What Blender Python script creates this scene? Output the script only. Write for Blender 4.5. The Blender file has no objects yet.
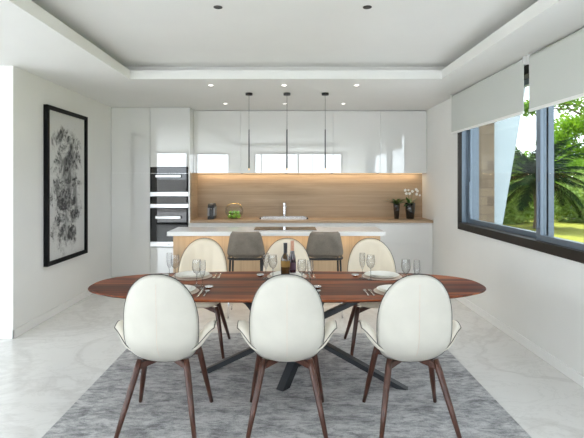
import bpy, bmesh, math, random
from math import sin, cos, pi, sqrt
from mathutils import Vector, Matrix
S = bpy.context.scene
COL = S.collection
R = random.Random(7)

# ------------------------------------------------------------------ helpers
def V(*a): return Vector(a)
class MB:
    def __init__(s): s.bm = bmesh.new(); s.mi = 0; s.sm = True
    def face(s, vs, smooth=None):
        try: f = s.bm.faces.new(vs)
        except ValueError: return None
        f.material_index = s.mi; f.smooth = s.sm if smooth is None else smooth
        return f
    def box(s, x0, x1, y0, y1, z0, z1, bev=0, seg=2):
        b = bmesh.new()
        v = [b.verts.new((x, y, z)) for x in (x0, x1) for y in (y0, y1) for z in (z0, z1)]
        for q in ((0,1,3,2),(4,6,7,5),(0,4,5,1),(2,3,7,6),(0,2,6,4),(1,5,7,3)): b.faces.new([v[i] for i in q])
        if bev: bmesh.ops.bevel(b, geom=b.edges[:], offset=bev, segments=seg, affect='EDGES', profile=.5)
        s.absorb(b, False); return s
    def absorb(s, b, smooth):
        m = {}
        for v in b.verts: m[v] = s.bm.verts.new(v.co)
        for f in b.faces: s.face([m[v] for v in f.verts], smooth)
        b.free()
    def tube(s, pts, rad, n=10, cap=True, flat=1.0):
        pts = [Vector(p) for p in pts]; k = len(pts)
        rad = rad if isinstance(rad, (list, tuple)) else [rad]*k
        rings = []; up = None
        for i, p in enumerate(pts):
            t = (pts[min(i+1, k-1)] - pts[max(i-1, 0)]).normalized()
            if up is None: up = V(0,0,1) if abs(t.z) < .9 else V(0,1,0)
            a = t.cross(up).normalized(); b = a.cross(t).normalized(); up = b
            rings.append([s.bm.verts.new(p + a*rad[i]*cos(2*pi*j/n) + b*rad[i]*flat*sin(2*pi*j/n)) for j in range(n)])
        for i in range(k-1):
            for j in range(n): s.face([rings[i][j], rings[i][(j+1)%n], rings[i+1][(j+1)%n], rings[i+1][j]])
        if cap: s.face(rings[0][::-1], False); s.face(rings[-1], False)
        return s
    def bar(s, a, b, w, h, up=(0,0,1)):
        a, b = Vector(a), Vector(b); t = (b-a).normalized(); x = t.cross(Vector(up)).normalized(); u = x.cross(t)
        vs = [s.bm.verts.new(p + x*sx*w/2 + u*su*h/2) for p in (a, b) for sx, su in ((-1,-1),(1,-1),(1,1),(-1,1))]
        for q in ((3,2,1,0),(4,5,6,7),(0,1,5,4),(1,2,6,5),(2,3,7,6),(3,0,4,7)): s.face([vs[i] for i in q], False)
        return s
    def lathe(s, prof, c=(0,0,0), n=32, cap0=True, cap1=True):
        c = Vector(c); rings = []
        for r, z in prof:
            rings.append([s.bm.verts.new(c + V(r*cos(2*pi*j/n), r*sin(2*pi*j/n), z)) for j in range(n)] if r > 1e-5 else [s.bm.verts.new(c + V(0,0,z))])
        for a, b in zip(rings, rings[1:]):
            for j in range(n):
                k = (j+1) % n
                if len(a) == 1 and len(b) == 1: continue
                if len(a) == 1: s.face([a[0], b[k], b[j]])
                elif len(b) == 1: s.face([a[j], a[k], b[0]])
                else: s.face([a[j], a[k], b[k], b[j]])
        if cap0 and len(rings[0]) > 1: s.face(rings[0][::-1], False)
        if cap1 and len(rings[-1]) > 1: s.face(rings[-1], False)
        return s
    def prism(s, poly, a, b, axis='z'):
        """polygon extruded along an axis from a to b"""
        def mk(p, q, h): return {'z': (p, q, h), 'y': (p, h, q), 'x': (h, p, q)}[axis]
        lo = [s.bm.verts.new(mk(p, q, a)) for p, q in poly]; hi = [s.bm.verts.new(mk(p, q, b)) for p, q in poly]
        n = len(poly)
        s.face(lo[::-1], False); s.face(hi, False)
        for i in range(n): s.face([lo[i], lo[(i+1)%n], hi[(i+1)%n], hi[i]], False)
        return s
    def sphere(s, c, r, nu=16, nv=10, sc=(1,1,1)):
        prof = [(r*sin(pi*i/nv), -r*cos(pi*i/nv)) for i in range(nv+1)]
        k = len(s.bm.verts); s.bm.verts.ensure_lookup_table()
        s.lathe(prof, (0,0,0), nu); s.bm.verts.ensure_lookup_table()
        for v in list(s.bm.verts)[k:]: v.co = V(v.co.x*sc[0], v.co.y*sc[1], v.co.z*sc[2]) + Vector(c)
        return s
    def slab(s, fn, th, nu=24, nv=16, e=3.0):
        """a soft pad: fn(u,v) in -1..1 gives a point, thickness th fades out at the rim"""
        def nrm(u, v):
            d = .01; a = fn(u+d, v)-fn(u-d, v); b = fn(u, v+d)-fn(u, v-d); n = a.cross(b)
            return n.normalized() if n.length > 1e-12 else V(0,0,1)
        up, lo = [], []
        for i in range(nu+1):
            a, b = [], []
            for j in range(nv+1):
                u, v = -1+2*i/nu, -1+2*j/nv; p = fn(u, v)
                t = th*.5*max(0, (1-abs(u)**e))**.5*max(0, (1-abs(v)**e))**.5
                if t < 1e-5: q = s.bm.verts.new(p); a.append(q); b.append(q)
                else:
                    n = nrm(u, v); a.append(s.bm.verts.new(p+n*t)); b.append(s.bm.verts.new(p-n*t))
            up.append(a); lo.append(b)
        for i in range(nu):
            for j in range(nv):
                s.face([up[i][j], up[i+1][j], up[i+1][j+1], up[i][j+1]])
                s.face([lo[i][j], lo[i][j+1], lo[i+1][j+1], lo[i+1][j]])
        return s
    def build(s, name, mats, parent=None, loc=(0,0,0), fix=True):
        if fix: bmesh.ops.recalc_face_normals(s.bm, faces=s.bm.faces[:])
        me = bpy.data.meshes.new(name); s.bm.to_mesh(me); s.bm.free()
        for m in (mats if isinstance(mats, (list, tuple)) else [mats]): me.materials.append(m)
        o = bpy.data.objects.new(name, me); COL.objects.link(o); o.location = loc
        if parent is not None: o.parent = parent
        return o
def tag(o, label=None, cat=None, group=None, kind=None):
    if label: o['label'] = label
    if cat: o['category'] = cat
    if group: o['group'] = group
    if kind: o['kind'] = kind
    return o
def thing(name, label, cat, loc=(0,0,0), rz=0, group=None):
    o = bpy.data.objects.new(name, None); COL.objects.link(o); o.empty_display_size = .05
    o.location = loc; o.rotation_euler = (0,0,rz)
    return tag(o, label, cat, group)
def struct(o, label=None, cat=None):
    o['kind'] = 'structure'
    if label: o['label'] = label; o['category'] = cat
    return o
def dup(o, label=None, loc=None, rz=None, parent=None):
    c = o.copy(); COL.objects.link(c)
    if parent is not None: c.parent = parent
    if loc is not None: c.location = loc
    if rz is not None: c.rotation_euler = (0,0,rz)
    if label: c['label'] = label
    for ch in list(o.children): dup(ch, parent=c)
    return c

# ------------------------------------------------------------------ materials
class NT:
    def __init__(s, name):
        s.m = bpy.data.materials.new(name); s.m.use_nodes = True; s.t = s.m.node_tree; s.t.nodes.clear()
        s.out = s.n('ShaderNodeOutputMaterial')
    def n(s, typ, **kw):
        o = s.t.nodes.new(typ)
        for k, v in kw.items():
            if k.startswith('_'): setattr(o, k[1:], v)
            else:
                key = k.replace('__', ' ')
                o.inputs[key].default_value = v
        return o
    def l(s, a, b): s.t.links.new(a, b)
    def coord(s, scale=(1,1,1), rot=(0,0,0)):
        c = s.n('ShaderNodeTexCoord'); m = s.n('ShaderNodeMapping'); m.inputs['Scale'].default_value = scale; m.inputs['Rotation'].default_value = rot
        s.l(c.outputs['Object'], m.inputs['Vector']); return m.outputs[0]
    def noise(s, vec, scale, detail=4, rough=.5, dist=0):
        o = s.n('ShaderNodeTexNoise'); o.inputs['Scale'].default_value = scale; o.inputs['Detail'].default_value = detail
        o.inputs['Roughness'].default_value = rough; o.inputs['Distortion'].default_value = dist; s.l(vec, o.inputs['Vector']); return o.outputs[0]
    def ramp(s, fac, stops):
        o = s.n('ShaderNodeValToRGB'); e = o.color_ramp.elements
        while len(e) < len(stops): e.new(.5)
        for el, (p, c) in zip(e, stops): el.position = p; el.color = (*c, 1) if len(c) == 3 else c
        s.l(fac, o.inputs[0]); return o.outputs[0]
    def mix(s, fac, a, b, mode='MIX'):
        o = s.n('ShaderNodeMix', _data_type='RGBA', _blend_type=mode)
        for x, i in ((fac, 0), (a, 6), (b, 7)):
            if hasattr(x, 'is_linked'): s.l(x, o.inputs[i])
            else: o.inputs[i].default_value = x if i == 0 else (*x, 1)
        return o.outputs[2]
    def math(s, op, a, b=0.0):
        o = s.n('ShaderNodeMath', _operation=op)
        for x, i in ((a, 0), (b, 1)):
            if hasattr(x, 'is_linked'): s.l(x, o.inputs[i])
            else: o.inputs[i].default_value = x
        return o.outputs[0]
    def bsdf(s, color, rough=.5, bump=None, bs=.2, bd=.01, **kw):
        p = s.n('ShaderNodeBsdfPrincipled')
        if hasattr(color, 'is_linked'): s.l(color, p.inputs['Base Color'])
        else: p.inputs['Base Color'].default_value = (*color, 1)
        if hasattr(rough, 'is_linked'): s.l(rough, p.inputs['Roughness'])
        else: p.inputs['Roughness'].default_value = rough
        for k, v in kw.items(): p.inputs[k.replace('__', ' ')].default_value = v
        if bump is not None:
            b = s.n('ShaderNodeBump'); b.inputs['Strength'].default_value = bs; b.inputs['Distance'].default_value = bd
            s.l(bump, b.inputs['Height']); s.l(b.outputs[0], p.inputs['Normal'])
        s.l(p.outputs[0], s.out.inputs[0]); s.p = p; return s.m
def plain(name, c, r=.5, var=.04, sc=8, bump=0, **kw):
    t = NT(name); v = t.coord(); f = t.noise(v, sc)
    a = tuple(x*(1-var) for x in c); b = tuple(min(1, x*(1+var)) for x in c)
    return t.bsdf(t.ramp(f, [(.3, a), (.7, b)]), r, f if bump else None, bump or .1, .01, **kw)
def grain(name, stops, scale, rough=.4, fine=(1,1,1), seam=None, **kw):
    """wood: stretched noise; seam=(axis index, board width) draws board joints"""
    t = NT(name); v = t.coord(scale)
    f = t.noise(v, 1, 5, .6, .6); g = t.noise(t.coord(fine), 1, 3, .6)
    f2 = t.math('ADD', t.math('MULTIPLY', f, .72), t.math('MULTIPLY', g, .28))
    if seam:
        c = t.n('ShaderNodeTexCoord'); sp = t.n('ShaderNodeSeparateXYZ'); t.l(c.outputs['Object'], sp.inputs[0])
        q = t.math('DIVIDE', sp.outputs[seam[0]], seam[1]); fl = t.math('FLOOR', q)
        wn = t.n('ShaderNodeTexWhiteNoise', _noise_dimensions='1D'); t.l(fl, wn.inputs['W'])
        f2 = t.math('ADD', f2, t.math('MULTIPLY', t.math('SUBTRACT', wn.outputs[0], .5), seam[2]))
        col = t.ramp(f2, stops)
        ln = t.math('LESS_THAN', t.math('FRACT', q), seam[3])
        col = t.mix(t.math('MULTIPLY', ln, .45), col, tuple(x*.35 for x in stops[0][1]))
    else: col = t.ramp(f2, stops)
    return t.bsdf(col, rough, f2, .06, .004, **kw)
def emit(name, c, s):
    t = NT(name); e = t.n('ShaderNodeEmission'); e.inputs[0].default_value = (*c, 1); e.inputs[1].default_value = s
    t.l(e.outputs[0], t.out.inputs[0]); return t.m
def sheer(name, tint, refl=1.45, gloss=1.0, edge=None, gz=1.0):
    """thin clear glass: transparent with a Fresnel reflection"""
    t = NT(name); a = t.n('ShaderNodeBsdfTransparent'); a.inputs[0].default_value = (*tint, 1)
    if edge:
        l2 = t.n('ShaderNodeLayerWeight'); l2.inputs[0].default_value = .5; t.l(t.mix(t.math('POWER', l2.outputs['Facing'], 1.6), tint, edge), a.inputs[0])
    g = t.n('ShaderNodeBsdfGlossy'); g.inputs['Roughness'].default_value = .01; g.inputs[0].default_value = (gloss,)*3+(1,)
    lw = t.n('ShaderNodeLayerWeight'); lw.inputs[0].default_value = .5; f0 = ((refl-1)/(refl+1))**2
    f = t.n('ShaderNodeMath', _operation='MULTIPLY_ADD'); t.l(t.math('POWER', lw.outputs['Facing'], 5), f.inputs[0]); f.inputs[1].default_value = (1-f0)*gz; f.inputs[2].default_value = f0
    m = t.n('ShaderNodeMixShader'); t.l(f.outputs[0], m.inputs[0]); t.l(a.outputs[0], m.inputs[1]); t.l(g.outputs[0], m.inputs[2])
    t.l(m.outputs[0], t.out.inputs[0]); return t.m
def leafmat(name, c1, c2, tr=.45):
    t = NT(name); f = t.noise(t.coord(), 2.5, 3); f2 = t.noise(t.coord(), 14, 2)
    col = t.ramp(t.math('ADD', t.math('MULTIPLY', f, .5), t.math('MULTIPLY', f2, .5)), [(.35, c1), (.65, c2)])
    d = t.n('ShaderNodeBsdfDiffuse'); q = t.n('ShaderNodeBsdfTranslucent'); m = t.n('ShaderNodeMixShader'); m.inputs[0].default_value = tr
    t.l(col, d.inputs[0]); t.l(t.mix(1.0, col, (1.0, .95, .5), 'MULTIPLY'), q.inputs[0])
    t.l(d.outputs[0], m.inputs[1]); t.l(q.outputs[0], m.inputs[2]); t.l(m.outputs[0], t.out.inputs[0]); return t.m

M = {}
M['wall'] = plain('wall_paint', (.80,.80,.785), .75, .01, 3)
M['ceil'] = plain('ceiling_paint', (.80,.80,.785), .8, .01, 3)
M['trim'] = plain('trim_paint', (.84,.84,.83), .45, .01)
M['lacquer'] = plain('gloss_white_lacquer', (.76,.76,.745), .3, .01, 2, Coat__Weight=1.0, Coat__Roughness=.012, Coat__IOR=2.5)
M['satin'] = plain('satin_white_lacquer', (.79,.79,.785), .35, .01, 2)
M['gap'] = plain('shadow_gap', (.18,.18,.18), .6)
M['quartz'] = plain('white_quartz', (.89,.89,.885), .15, .02, 3, Coat__Weight=.2, Coat__Roughness=.03)
M['oak'] = grain('oak_panel', [(.25,(.29,.20,.125)),(.5,(.41,.30,.195)),(.75,(.50,.375,.255))], (.7,4,14), .45, (2.5,20,70), (2,.19,.20,.014))
M['oakv'] = grain('oak_upright', [(.25,(.38,.265,.165)),(.5,(.51,.37,.235)),(.75,(.60,.45,.30))], (9,9,.6), .45, (50,50,2.5), (0,.2,.12,.01))
M['oakt'] = grain('oak_worktop', [(.25,(.30,.20,.12)),(.5,(.42,.29,.18)),(.75,(.50,.35,.22))], (.7,12,8), .4, (2.5,60,20))
M['walnut'] = grain('rosewood', [(.24,(.022,.007,.005)),(.42,(.105,.027,.012)),(.53,(.25,.070,.028)),(.66,(.40,.13,.055)),(.82,(.50,.19,.09))], (.55,13,6), .36, (1.6,60,20), (1,.094,.22,.012), Specular__IOR__Level=.12)
M['leg'] = grain('walnut_leg', [(.3,(.03,.011,.007)),(.55,(.075,.026,.016)),(.75,(.13,.05,.03))], (30,30,2), .3, (90,90,6))
M['black'] = plain('black_metal', (.018,.019,.021), .4)
M['beam'] = plain('anthracite_steel', (.020,.023,.027), .38, .05, 30)
M['chrome'] = plain('brushed_steel', (.72,.73,.75), .2, .02, 30, Metallic=1.0)
M['alu'] = plain('satin_aluminium', (.86,.87,.88), .28, .02, 30, Metallic=1.0)
M['leather'] = plain('white_leather', (.595,.575,.52), .5, .035, 9, .12)
M['cream'] = plain('cream_leather', (.78,.69,.55), .5, .03, 9, .12)
M['armhide'] = plain('pale_cream_leather', (.69,.65,.57), .5, .03, 9, .12)
M['pipe'] = plain('dark_piping', (.035,.035,.04), .6)
M['ceramic'] = plain('white_ceramic', (.90,.88,.83), .3, .01, Specular__IOR__Level=.3)
M['charger'] = plain('beige_charger', (.66,.55,.47), .45, .06, 60)
M['silver'] = plain('silver_cutlery', (.62,.61,.60), .18, .03, Metallic=1.0)
M['glass'] = sheer('clear_glass', (.86,.86,.86), 1.7, 1.0, (.38,.38,.39))
M['bowlglass'] = sheer('pale_bowl_glass', (.93,.94,.94), 1.8, 1.0, (.66,.68,.68))
M['pane'] = sheer('window_pane', (.97,.98,.98), 1.3, 1.0, None, .5)
M['tinted'] = sheer('garden_dimming_pane', (.70,.715,.71), 1.22, 1.0, None, .22)  # tint added to darken the garden seen through the right window
M['picglass'] = sheer('picture_glazing', (.98,.98,.98), 1.2, 1.0, None, .12)
M['ovenglass'] = plain('black_oven_glass', (.014,.014,.015), .02, .02, IOR=1.62)
M['shell'] = plain('grey_metallic_plastic', (.30,.31,.33), .35, .03)
M['hob'] = plain('black_hob_glass', (.012,.011,.010), .06, .02, Coat__Weight=1.0, Coat__Roughness=.02)
M['frame'] = plain('black_frame', (.007,.007,.008), .6, Specular__IOR__Level=.15)
M['winframe'] = plain('dark_bronze_aluminium', (.022,.018,.015), .5, .04, 20, Specular__IOR__Level=.25)
M['sash'] = plain('grey_anodised_sash', (.165,.21,.265), .35, .03, 20, Metallic=.3)
M['blind'] = plain('roller_fabric', (.60,.62,.595), .85, .015, 200)
M['pot'] = plain('black_glazed_pot', (.014,.013,.013), .15, .05, Coat__Weight=.6)
M['gold'] = plain('gold_wire', (.75,.5,.18), .25, Metallic=1.0)
M['apple'] = plain('green_apple', (.24,.52,.05), .35, .25, 14)
M['soil'] = plain('potting_soil', (.05,.035,.02), .9, .3, 60)
M['lamp_on'] = emit('lamp_glow', (1,.95,.86), 7.0)
M['warm_tip'] = emit('warm_lamp_tip', (1,.72,.4), 1.2)

# marble floor
t = NT('marble_floor'); v = t.coord()
w = t.noise(v, .9, 6, .6, 1.2); w2 = t.noise(t.coord((1,1.6,1), (0,0,.6)), 2.3, 8, .65, 1.6)
def vein(x, wd): return t.ramp(t.math('ABSOLUTE', t.math('SUBTRACT', x, .5)), [(0, (1,1,1)), (wd, (0,0,0))])
cl = t.ramp(t.noise(v, .6, 5, .6, .5), [(.3,(.74,.73,.715)),(.7,(.82,.815,.80))])
c1 = t.mix(t.math('MULTIPLY', vein(w, .05),   .30), cl, (.50,.48,.465)); c1 = t.mix(t.math('MULTIPLY', vein(w2, .03), .20), c1, (.46,.445,.43))
M['marble'] = t.bsdf(c1, .2, None, Coat__Weight=.3, Coat__Roughness=.06)
# rug
t = NT('grey_woven_rug'); v = t.coord()
f = t.noise(t.coord((4.2,8.0,1)), 1, 8, .7, .6); g = t.noise(t.coord((13,32,1)), 1, 3, .6, .8); h = t.noise(v, 140, 2, .6)
k = t.math('ADD', t.math('ADD', t.math('MULTIPLY', f, .48), t.math('MULTIPLY', g, .32)), t.math('MULTIPLY', h, .20))
M['rug'] = t.bsdf(t.ramp(k, [(.39,(.17,.17,.177)),(.48,(.34,.341,.35)),(.57,(.55,.55,.555))]), .95, t.math('ADD', g, h), .5, .006)
# woven stool cloth
t = NT('grey_stool_cloth'); v = t.coord(); f = t.noise(v, 260, 2); g = t.noise(v, 12, 3)
M['cloth'] = t.bsdf(t.ramp(t.math('ADD', t.math('MULTIPLY', f, .7), t.math('MULTIPLY', g, .3)), [(.35,(.145,.124,.10)),(.65,(.27,.232,.19))]), .9, f, .4, .003)
# ink drawing, local y across and z up
t = NT('ink_drawing'); c = t.n('ShaderNodeTexCoord'); sp = t.n('ShaderNodeSeparateXYZ'); t.l(c.outputs['Object'], sp.inputs[0])
a = t.math('DIVIDE', t.math('ADD', sp.outputs[1], -.01), .41); b = t.math('DIVIDE', t.math('ADD', sp.outputs[2], .03), .78)
rr = t.math('ADD', t.math('POWER', t.math('ABSOLUTE', a), 2.2), t.math('POWER', t.math('ABSOLUTE', b), 3))
n1 = t.noise(c.outputs['Object'], 3.4, 8, .66, .8); n2 = t.noise(c.outputs['Object'], 19, 6, .7, .8)
n3 = t.noise(t.coord((1,2.4,7)), 1.6, 4, .6, 1.2); n4 = t.noise(t.coord((1,7,2.6), (.5,0,0)), 1.7, 4, .6, 1.4)
fall = t.math('SUBTRACT', 1.0, t.math('ADD', t.math('MULTIPLY', rr, .80), t.math('MULTIPLY', t.math('SUBTRACT', t.noise(t.coord(), 4.5, 4, .6, .5), .45), 3.2)))
wash = t.math('MULTIPLY', t.ramp(t.math('ADD', t.math('MULTIPLY', n1, .8), t.math('MULTIPLY', fall, .19)), [(.44,(0,0,0)),(.56,(1,1,1))]), .72)
spl = t.math('MULTIPLY', t.ramp(t.math('ADD', t.math('MULTIPLY', n2, .85), t.math('MULTIPLY', fall, .17)), [(.50,(0,0,0)),(.55,(1,1,1))]), 1.0)
ln = t.math('MAXIMUM', t.ramp(t.math('ABSOLUTE', t.math('SUBTRACT', n3, .5)), [(0,(1,1,1)),(.016,(0,0,0))]), t.ramp(t.math('ABSOLUTE', t.math('SUBTRACT', n4, .5)), [(0,(1,1,1)),(.012,(0,0,0))]))
spl = t.math('MULTIPLY', spl, t.ramp(n1, [(.40,(.1,.1,.1)),(.52,(1,1,1))]))
ink = t.math('MAXIMUM', t.math('MAXIMUM', wash, spl), t.math('MULTIPLY', ln, .75))
ink = t.math('MULTIPLY', ink, t.ramp(fall, [(.05,(0,0,0)),(.28,(1,1,1))]))
M['art'] = t.bsdf(t.mix(ink, (.70,.70,.69), (.025,.025,.028)), .7)
# travertine outside
t = NT('travertine'); c = t.n('ShaderNodeTexCoord'); sp = t.n('ShaderNodeSeparateXYZ'); t.l(c.outputs['Object'], sp.inputs[0])
cb = t.n('ShaderNodeCombineXYZ'); t.l(sp.outputs[0], cb.inputs[0]); t.l(sp.outputs[2], cb.inputs[1])
br = t.n('ShaderNodeTexBrick'); t.l(cb.outputs[0], br.inputs[0]); br.inputs['Scale'].default_value = 1.0
br.inputs['Brick Width'].default_value = .6; br.inputs['Row Height'].default_value = .16; br.inputs['Mortar Size'].default_value = .004
br.inputs['Color1'].default_value = (.20,.15,.10,1); br.inputs['Color2'].default_value = (.085,.062,.042,1); br.inputs['Mortar'].default_value = (.05,.04,.03,1)
M['stone'] = t.bsdf(t.mix(.3, br.outputs[0], t.ramp(t.noise(t.coord((2,2,26)), 1, 5, .6), [(.3,(.085,.060,.038)),(.7,(.19,.145,.10))])), .8)
t = NT('lawn_grass'); f = t.noise(t.coord(), 30, 5, .7)
M['lawn'] = t.bsdf(t.ramp(f, [(.3,(.14,.152,.002)),(.7,(.20,.207,.004))]), .9, f, .6, .03)
M['paving'] = plain('pale_terrace', (.50,.505,.515), .7, .05, 2)
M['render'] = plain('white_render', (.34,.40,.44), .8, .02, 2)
M['garden'] = plain('grey_garden_wall', (.40,.39,.38), .85, .2, 3)
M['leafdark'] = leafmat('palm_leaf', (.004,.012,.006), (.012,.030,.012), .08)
M['leafmid'] = leafmat('shrub_leaf', (.07,.17,.02), (.26,.44,.06))
M['leafbright'] = leafmat('bright_leaf', (.10,.24,.015), (.28,.46,.04), .5)
M['leafgrey'] = leafmat('grey_green_leaf', (.10,.19,.05), (.40,.54,.20), .4)
M['bark'] = plain('bark', (.11,.08,.055), .9, .3, 12, .5)
M['orchid_leaf'] = plain('glossy_leaf', (.035,.13,.02), .3, .2)
M['succulent'] = plain('succulent_leaf', (.045,.11,.02), .35, .5, 25)
M['petal'] = plain('white_petal', (.85,.84,.80), .6, .02)

# ------------------------------------------------------------------ room shell (x right, y away from the camera, z up)
XL, XR, YB, YR, H = -2.71, 2.246, 7.89, -2.6, 2.70
XW = -6.2
def bx(*a, **k): return MB().box(*a, **k)
struct(bx(XW-.2, XR+.25, YR-.2, YB+.2, -.1, 0).build('floor', M['marble']))
struct(bx(XL-.2, XL, 4.69, YB+.2, 0, 2.93).build('wall_left', M['wall']))
struct(bx(XW, XL-.2, 4.69, 4.89, 0, 2.93).build('wall_left_return', M['wall']))
struct(bx(XL-.2, XR+.25, YB, YB+.2, 0, 2.93).build('wall_back', M['wall']))
WY0, WY1, WZ0, WZ1 = 1.75, 6.21, .935, 2.64
m = MB(); X0, X1 = XR, XR+.25
m.box(X0, X1, YR-.2, WY0, 0, 2.93); m.box(X0, X1, WY1, YB, 0, 2.93); m.box(X0, X1, WY0, WY1, 0, WZ0); m.box(X0, X1, WY0, WY1, WZ1, 2.93)
struct(m.build('wall_right', M['wall']))
# wall behind the camera: a glazed front with a solid pier
GL = [(-6.0, -3.6), (-3.5, -2.15), (-1.25, 2.1)]
m = MB(); xs = [XW] + [q for g in GL for q in g] + [XR]
for a, b in zip(xs[0::2], xs[1::2]): m.box(a, b, YR-.2, YR, 0, 2.93)
for a, b in GL: m.box(a, b, YR-.2, YR, 2.64, 2.93)
struct(m.build('wall_rear', M['wall']))
m = MB(); m.box(XW-.2, XW, YR-.2, -1.9, 0, 2.93); m.box(XW-.2, XW, 4.2, 4.89, 0, 2.93); m.box(XW-.2, XW, -1.9, 4.2, 2.64, 2.93)
struct(m.build('wall_far_left', M['wall']))
def glazing(name, axis, a, b, at, z0, z1, n, fr, w=.06):
    root = bpy.data.objects.new(name, None); COL.objects.link(root); struct(root)
    root.location = ((a+b)/2, at, z0) if axis == 'x' else (at, (a+b)/2, z0); L = b-a; h = z1-z0
    def q(m, u0, u1, d0, d1, e, f): return m.box(u0, u1, d0, d1, e, f) if axis == 'x' else m.box(d0, d1, u0, u1, e, f)
    m = MB()
    q(m, -L/2, L/2, -.04, .04, 0, w); q(m, -L/2, L/2, -.04, .04, h-w, h); q(m, -L/2, -L/2+w, -.04, .04, w, h-w); q(m, L/2-w, L/2, -.04, .04, w, h-w)
    for i in range(1, n): q(m, -L/2+L*i/n-w/2, -L/2+L*i/n+w/2, -.04, .04, w, h-w)
    m.build('window_frame', fr, root); g = MB(); q(g, -L/2+w, L/2-w, -.004, .004, w, h-w); g.build('glass_pane', M['pane'], root)
    return root
for i, (a, b) in enumerate(GL): glazing('window_%d' % (i+2), 'x', a, b, YR-.1, 0.0, 2.64, 1 if b-a < 1.6 else 2, M['winframe'])
glazing('window_5', 'y', -1.9, 4.2, XW-.1, 0.0, 2.64, 3, M['winframe'])

# ceiling: lowered border with a tray recess
TX0, TX1, TY0, TY1, ZU = -1.76, 1.73, -1.2, 5.30, 2.88
m = MB()
for q in ((XW-.2, TX0, YR-.2, YB+.2), (TX1, XR+.25, YR-.2, YB+.2), (TX0, TX1, TY1, YB+.2), (TX0, TX1, YR-.2, TY0)): m.box(*q, H, H+.03)
for q in ((TX0-.03, TX0, TY0-.03, TY1+.03), (TX1, TX1+.03, TY0-.03, TY1+.03), (TX0, TX1, TY1, TY1+.03), (TX0, TX1, TY0-.03, TY0)): m.box(*q, H+.03, 2.80)
e = .17
for q in ((TX0-e-.05, TX0-e, TY0-e, TY1+e), (TX1+e, TX1+e+.05, TY0-e, TY1+e), (TX0-e, TX1+e, TY1+e, TY1+e+.05), (TX0-e, TX1+e, TY0-e-.05, TY0-e)): m.box(*q, H+.03, ZU)
m.box(XW-.2, XR+.25, YR-.2, YB+.2, ZU, 3.1)
struct(m.build('ceiling', M['ceil']))
struct(bx(XL, XL+.014, 4.69-.014, 7.285, 0, .085, bev=.003).build('baseboard_left', M['trim']))
struct(bx(XW, XL+.014, 4.69-.014, 4.69, 0, .085, bev=.003).build('baseboard_left_return', M['trim']))
struct(bx(XR-.014, XR, YR, 7.28, 0, .085, bev=.003).build('baseboard_right', M['trim']))

# window on the right: bronze outer frame, two sliding sashes
w1 = bpy.data.objects.new('window_1', None); COL.objects.link(w1); struct(w1); w1.location = (XR, 0, 0)
m = MB(); fw = .085
def ring(m, x0, x1, y0, y1, z0, z1, w, bev=0):
    m.box(x0, x1, y0, y1, z0, z0+w, bev=bev); m.box(x0, x1, y0, y1, z1-w, z1, bev=bev)
    m.box(x0, x1, y0, y0+w, z0+w, z1-w, bev=bev); m.box(x0, x1, y1-w, y1, z0+w, z1-w, bev=bev)
m.box(-.012, .10, WY0, WY1, WZ0, WZ0+fw); m.box(-.012, .10, WY0, WY1, WZ1-fw, WZ1); m.box(-.012, .03, WY0, WY0+.04, WZ0+fw, WZ1-fw); m.box(-.012, .03, WY1-.04, WY1, WZ0+fw, WZ1-fw)
m.build('window_frame', M['winframe'], w1)
m = MB(); ring(m, .10, .249, WY0, WY1, WZ0, WZ1, .05); m.box(.031, .099, WY1-.03, WY1, WZ0+fw, WZ1-fw); m.box(.031, .099, WY0, WY0+.03, WZ0+fw, WZ1-fw); m.build('outer_frame', M['sash'], w1)
def sash(x0, x1, y0, y1):
    m = MB(); ring(m, x0, x1, y0, y1, WZ0+fw*.7, WZ1-fw*.7, .075); s = m.build('sash', M['sash'], w1)
    for yy in (y0, y1-.075): pass
    bx((x0+x1)/2-.004, (x0+x1)/2+.004, y0+.07, y1-.07, WZ0+fw*.7+.07, WZ1-fw*.7-.07).build('glass_pane', M['tinted'], s)
    return s
s1 = sash(.115, .165, 4.28, WY1-.03); s2 = sash(.045, .10, 2.2, 4.36)
m = MB(); m.box(.030, .046, 4.305, 4.33, 1.13, 1.55, bev=.004); m.build('pull_handle', M['sash'], s2)
m = MB(); m.box(.10, .116, 6.10, 6.125, 1.13, 1.55, bev=.004); m.build('pull_handle', M['sash'], s1)

# roller blinds
def blind(y0, y1, label):
    r = thing('roller_blind', label, 'blind', (2.17, (y0+y1)/2, 2.665), 0, 'roller blinds over the window'); L = y1-y0
    m = MB()
    for k in range(2):
        pass
    m.box(-.002, .002, -L/2, L/2, -.465, -.005); m.build('blind_fabric', M['blind'], r)
    MB().tube([(.022,-L/2,0),(.022,L/2,0)], .024, 14).build('roller_tube', M['blind'], r)
    bx(-.008, .008, -L/2, L/2, -.49, -.463, bev=.004).build('bottom_bar', M['trim'], r)
    for s in (-1, 1):
        b = MB(); b.box(-.012, .055, s*(L/2+.006)-.004, s*(L/2+.006)+.004, -.04, .035, bev=.002); b.build('bracket', M['trim'], r)
    return r
blind(4.345, 6.25, 'pale roller blind above the far sliding sash, nearest the kitchen')
blind(1.9, 4.245, 'pale roller blind above the near sliding sash, at the right edge of the photo')

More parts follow.
